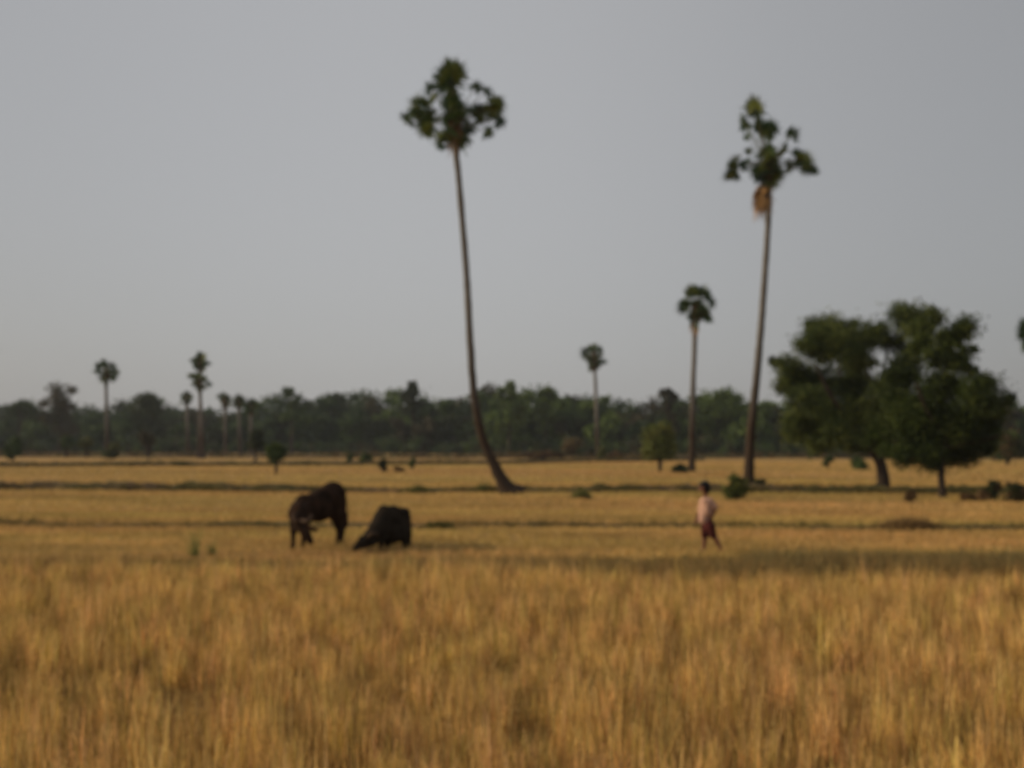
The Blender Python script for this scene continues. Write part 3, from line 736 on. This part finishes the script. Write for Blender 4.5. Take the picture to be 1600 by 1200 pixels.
# ------------------------------------------------------------------ animals and the child
def body_mesh(name, caps, voxel, material, parent, ells=(), smooth=6):
    """one continuous skin around tapered limbs: caps [(p, r1, q, r2)]"""
    import bmesh
    bm = bmesh.new()
    def ball(c, r, sc=(1, 1, 1)):
        bmesh.ops.create_icosphere(bm, subdivisions=2, radius=1, matrix=Matrix.Translation(c) @ Matrix.Diagonal((r * sc[0], r * sc[1], r * sc[2], 1)))
    for p, r1, q, r2 in caps:
        p = Vector(p); q = Vector(q); n_ = max(2, int((q - p).length / (min(r1, r2) * .35)) + 1)
        n_ = min(n_, 40)
        for i in range(n_):
            t = i / (n_ - 1); ball(p.lerp(q, t), r1 + (r2 - r1) * t)
    for c, r, sc in ells: ball(Vector(c), r, sc)
    me = bpy.data.meshes.new(name); bm.to_mesh(me); bm.free()
    o = bpy.data.objects.new('tmp', me); COL.objects.link(o)
    md = o.modifiers.new('r', 'REMESH'); md.mode = 'VOXEL'; md.voxel_size = voxel; md.use_smooth_shade = True
    sm = o.modifiers.new('s', 'SMOOTH'); sm.factor = .5; sm.iterations = smooth
    dg = bpy.context.evaluated_depsgraph_get()
    me2 = bpy.data.meshes.new_from_object(o.evaluated_get(dg)); me2.name = name
    bpy.data.objects.remove(o); bpy.data.meshes.remove(me)
    for p_ in me2.polygons: p_.use_smooth = True
    return link(name, me2, material, parent)
def C(a, ra, b_, rb): return (W(*a), ra, W(*b_), rb)

# standing grazing buffalo, head low
root = empty('buffalo', G(497, 22.5), 'larger dark brown buffalo standing with its head down to graze, rump high', 'buffalo', 'grazing buffaloes')
caps = [C((520, 772, 23.0), .28, (500, 786, 22.65), .30), C((500, 786, 22.65), .30, (473, 799, 22.25), .285),
        C((473, 799, 22.25), .27, (466, 803, 21.95), .22),
        C((527, 772, 23.15), .20, (531, 795, 23.2), .155), C((531, 795, 23.2), .155, (536, 822, 23.3), .075), C((536, 822, 23.3), .075, (534, 838, 23.2), .055), C((534, 838, 23.2), .055, (533, 848, 23.15), .068),
        C((518, 780, 22.7), .2, (524, 803, 22.75), .15), C((524, 803, 22.75), .15, (530, 828, 22.85), .072), C((530, 828, 22.85), .072, (528, 843, 22.8), .053), C((528, 843, 22.8), .053, (527, 851, 22.75), .066),
        C((464, 805, 22.0), .16, (459, 828, 21.95), .085), C((459, 828, 21.95), .075, (458, 846, 21.9), .05), C((458, 846, 21.9), .05, (457, 857, 21.85), .062),
        C((476, 808, 22.45), .16, (474, 830, 22.5), .08), C((474, 830, 22.5), .075, (474, 844, 22.45), .05), C((474, 844, 22.45), .05, (473, 853, 22.4), .062),
        C((468, 801, 21.95), .20, (468, 820, 21.62), .135),
        C((468, 820, 21.62), .125, (479, 835, 21.5), .10), C((479, 835, 21.5), .10, (485, 846, 21.45), .072),
        C((539, 773, 23.3), .03, (544, 792, 23.4), .022), C((545, 790, 23.4), .02, (543, 815, 23.35), .018), C((543, 815, 23.35), .03, (543, 822, 23.35), .035)]
body_mesh('body', caps, .028, M_HIDE1, root, [(W(498, 797, 22.6), .31, (.95, 1, .85)), (W(474, 784, 22.3), .17, (1, 1, 1))])
tubes('horn', [[(W(465, 815, 21.6), .042), (W(459, 809, 21.62), .034), (W(461, 803, 21.66), .022), (W(466, 800, 21.7), .008)]], M_HORN, root, 8, 0)
tubes('horn', [[(W(472, 814, 21.5), .042), (W(481, 814, 21.4), .034), (W(487, 808, 21.4), .022), (W(484, 803, 21.45), .008)]], M_HORN, root, 8, 0)
def ear(a, b_, w, parent, m):
    p, q = W(*a), W(*b_); d_ = (q - p); L = d_.length; s = d_.normalized().cross(Vector((0, 1, 0))).normalized()
    V, Fq = [], []
    for i, (t, ww) in enumerate([(0, .4), (.3, 1), (.65, .85), (1, .08)]):
        c = p + d_ * t
        V += [c + s * w * ww, c + Vector((0, .018, 0)), c - s * w * ww, c + Vector((0, -.025, 0)) * ww]
    for i in range(3):
        for k in range(4): Fq.append((i * 4 + k, i * 4 + (k + 1) % 4, i * 4 + 4 + (k + 1) % 4, i * 4 + 4 + k))
    return link('ear', mesh_np('ear', np.array(V), np.array(Fq), smooth=True), m, parent)
ear((478, 824, 21.5), (499, 829, 21.35), .055, root, M_HIDE1)
ear((464, 823, 21.7), (453, 832, 21.8), .05, root, M_HIDE1)
def ball(name, c, r, m, parent, sc=(1, 1, 1)):
    import bmesh
    bm = bmesh.new(); bmesh.ops.create_icosphere(bm, subdivisions=2, radius=r, matrix=Matrix.Translation(c) @ Matrix.Diagonal((*sc, 1)))
    me = bpy.data.meshes.new(name); bm.to_mesh(me); bm.free()
    for p_ in me.polygons: p_.use_smooth = True
    return link(name, me, m, parent)
ball('eye', W(472, 828, 21.41), .022, M_EYE, root); ball('eye', W(481, 829, 21.46), .022, M_EYE, root)

# smaller buffalo, head on the ground to the left
root = empty('buffalo', G(605, 22.0), 'smaller grey-black buffalo with a flat back, head stretched to the ground', 'buffalo', 'grazing buffaloes')
caps = [C((624, 813, 22.35), .235, (603, 809, 21.95), .245), C((624, 828, 22.3), .215, (603, 828, 21.9), .25),
        C((601, 811, 21.95), .24, (590, 830, 21.65), .21), C((590, 832, 21.65), .215, (572, 846, 21.4), .135),
        C((572, 845, 21.4), .135, (561, 852, 21.3), .095), C((561, 853, 21.3), .085, (554, 857, 21.25), .06),
        C((632, 810, 22.45), .13, (635, 830, 22.4), .12), C((635, 830, 22.4), .12, (639, 845, 22.45), .06), C((639, 845, 22.45), .06, (638, 855, 22.4), .055),
        C((624, 820, 22.1), .14, (628, 835, 22.0), .10), C((628, 835, 22.0), .10, (633, 849, 22.05), .06), C((633, 849, 22.05), .06, (632, 857, 22.0), .055),
        C((596, 830, 21.8), .13, (596, 845, 21.8), .065), C((596, 845, 21.8), .06, (595, 858, 21.75), .052),
        C((602, 830, 22.1), .13, (605, 846, 22.1), .065), C((605, 846, 22.1), .06, (605, 856, 22.05), .052),
        C((640, 799, 22.55), .022, (643, 820, 22.6), .02), C((643, 820, 22.6), .018, (642, 842, 22.55), .026)]
body_mesh('body', caps, .026, M_HIDE2, root, [(W(610, 834, 22.05), .26, (1.15, 1, .85)), (W(628, 800, 22.3), .14, (1.3, 1, .75)), (W(636, 799, 22.4), .07, (1, 1, .7)), (W(600, 795, 21.95), .12, (1.1, 1, .7)), (W(614, 796, 22.1), .13, (1.2, 1, .7)), (W(630, 799, 22.15), .07, (1, 1, .8))])
tubes('horn', [[(W(575, 840, 21.35), .035), (W(580, 834, 21.2), .03), (W(588, 834, 21.2), .02), (W(591, 838, 21.25), .006)]], M_HORN, root, 8, 0)
tubes('horn', [[(W(570, 839, 21.5), .035), (W(572, 831, 21.65), .03), (W(579, 828, 21.75), .02), (W(584, 829, 21.75), .006)]], M_HORN, root, 8, 0)
ear((577, 846, 21.32), (588, 852, 21.2), .04, root, M_HIDE2); ear((567, 842, 21.5), (560, 837, 21.6), .04, root, M_HIDE2)
ball('eye', W(566, 847, 21.30), .018, M_EYE, root); ball('eye', W(564, 846, 21.42), .018, M_EYE, root)

# the child, walking left
D = 21.4
root = empty('person', G(1106, D), 'child walking left across the field in a pale shirt and dark maroon shorts', 'person')
near, far_ = D - .09, D + .09
caps = [C((1101, 765, D), .05, (1103, 777, D), .045),
        C((1103, 783, near), .07, (1103, 783, far_), .07), C((1104, 785, D), .088, (1106, 806, D), .085), C((1106, 806, D), .085, (1107, 818, D), .095),
        # legs
        C((1103, 820, far_), .078, (1101, 839, far_), .052), C((1101, 839, far_), .052, (1101, 847, far_), .050), C((1101, 847, far_), .048, (1099.5, 857, far_), .030), C((1099.5, 859, far_), .032, (1093, 862, far_ - .01), .022),
        C((1110, 820, near), .078, (1117, 839, near), .052), C((1117, 839, near), .052, (1121, 847, near), .048), C((1121, 847, near), .046, (1126, 856, near), .029), C((1127, 857.5, near), .031, (1121, 862.5, near), .022),
        # front arm
        C((1098, 782, far_ + .02), .048, (1093, 799, far_), .036), C((1093, 799, far_), .034, (1088, 812, far_ - .04), .024), C((1088, 812, far_ - .04), .026, (1087, 816, far_ - .05), .028),
        # near arm bent behind
        C((1109, 782, near - .03), .048, (1119, 794, near - .05), .036), C((1119, 794, near - .05), .034, (1114, 806, near + .0), .025), C((1114, 806, near + .0), .026, (1112, 808, near + .03), .027)]
for (hx, hy, hd, sg) in ((1087, 817, far_ - .05, -1), (1111, 809, near + .04, -1)):
    hp = W(hx, hy, hd)
    for k in range(4):
        q = hp + Vector((.004 * k * sg, -.022 + .015 * k, 0)); L = (.045, .052, .050, .040)[k]
        caps.append((q, .0085, q + Vector((-.006, 0, -L * .55)), .0075)); caps.append((q + Vector((-.006, 0, -L * .55)), .0075, q + Vector((.004, 0, -L)), .0065))
    caps.append((hp + Vector((-.018, -.02, .01)), .010, hp + Vector((-.034, -.026, -.022)), .0075))
hc = W(1100.5, 761, D)
body_mesh('body', caps, .0085, M_SKIN, root,
          [(hc, .096, (1.0, .86, 1.12)), (hc + Vector((-.048, 0, -.045)), .055, (1, .9, .9)), (hc + Vector((-.098, 0, -.012)), .016, (1.1, .8, 1.3)), (hc + Vector((-.086, 0, -.048)), .019, (.8, 1.2, .5)),
           (hc + Vector((.01, -.084, -.01)), .024, (.8, .4, 1.2)), (hc + Vector((.01, .084, -.01)), .024, (.8, .4, 1.2))], smooth=3)
for s in (-1, 1): ball('eye', hc + Vector((-.087, s * .034, .006)), .012, M_EYE, root)
body_mesh('hair', [(hc + Vector((.02, 0, .028)), .106, hc + Vector((.045, 0, -.045)), .088)], .012, M_HAIR, root,
          [(hc + Vector((-.022, 0, .065)), .082, (1.1, 1.05, .6)), (hc + Vector((.03, -.03, .0)), .07, (1, .9, 1.3)), (hc + Vector((.03, .03, .0)), .07, (1, .9, 1.3))], smooth=3)
shirt = [C((1103, 783, near + .01), .085, (1103, 783, far_ - .01), .085), C((1103, 785, D), .108, (1102, 802, D), .112), C((1102, 802, D), .108, (1100, 812, D), .108),
         C((1106, 786, near), .088, (1106, 800, near + .02), .086), C((1098, 787, far_), .085, (1096, 811, far_), .088),
         C((1109, 782, near - .03), .062, (1117, 792, near - .045), .058), C((1107, 790, near + .03), .09, (1109, 803, near + .04), .075), C((1098, 782, far_ + .02), .062, (1094, 796, far_), .054)]
body_mesh('shirt', shirt, .014, M_SHIRT, root, smooth=3)
sh_ = [C((1106, 817, D), .112, (1106, 822, D), .11), C((1103, 821, far_), .095, (1101.5, 836, far_), .082), C((1109.5, 821, near), .095, (1114, 836, near), .080)]
body_mesh('shorts', sh_, .014, M_SHORTS, root, smooth=3)

# ------------------------------------------------------------------ haze
me = bpy.data.meshes.new('haze')
x0, x1, y0, y1, z0, z1 = -1510, 1510, -130, 1510, -1.2, 60
vv = [(x, y, z) for x in (x0, x1) for y in (y0, y1) for z in (z0, z1)]
me.from_pydata(vv, [], [(0, 1, 3, 2), (4, 6, 7, 5), (0, 4, 5, 1), (2, 3, 7, 6), (0, 2, 6, 4), (1, 5, 7, 3)])
hm_ = bpy.data.materials.new('haze_air'); hm_.use_nodes = True
hn = hm_.node_tree; hn.nodes.clear()
ho = hn.nodes.new('ShaderNodeOutputMaterial'); pv = hn.nodes.new('ShaderNodeVolumePrincipled')
pv.inputs['Color'].default_value = (.80, .86, .95, 1); pv.inputs['Density'].default_value = 0.00020
pv.inputs['Anisotropy'].default_value = 0.1
hn.links.new(pv.outputs[0], ho.inputs['Volume'])
hz = link('haze', me, hm_); tag(hz, kind='stuff')
hz['label'] = 'thin grey evening haze over the fields'; hz['category'] = 'haze'
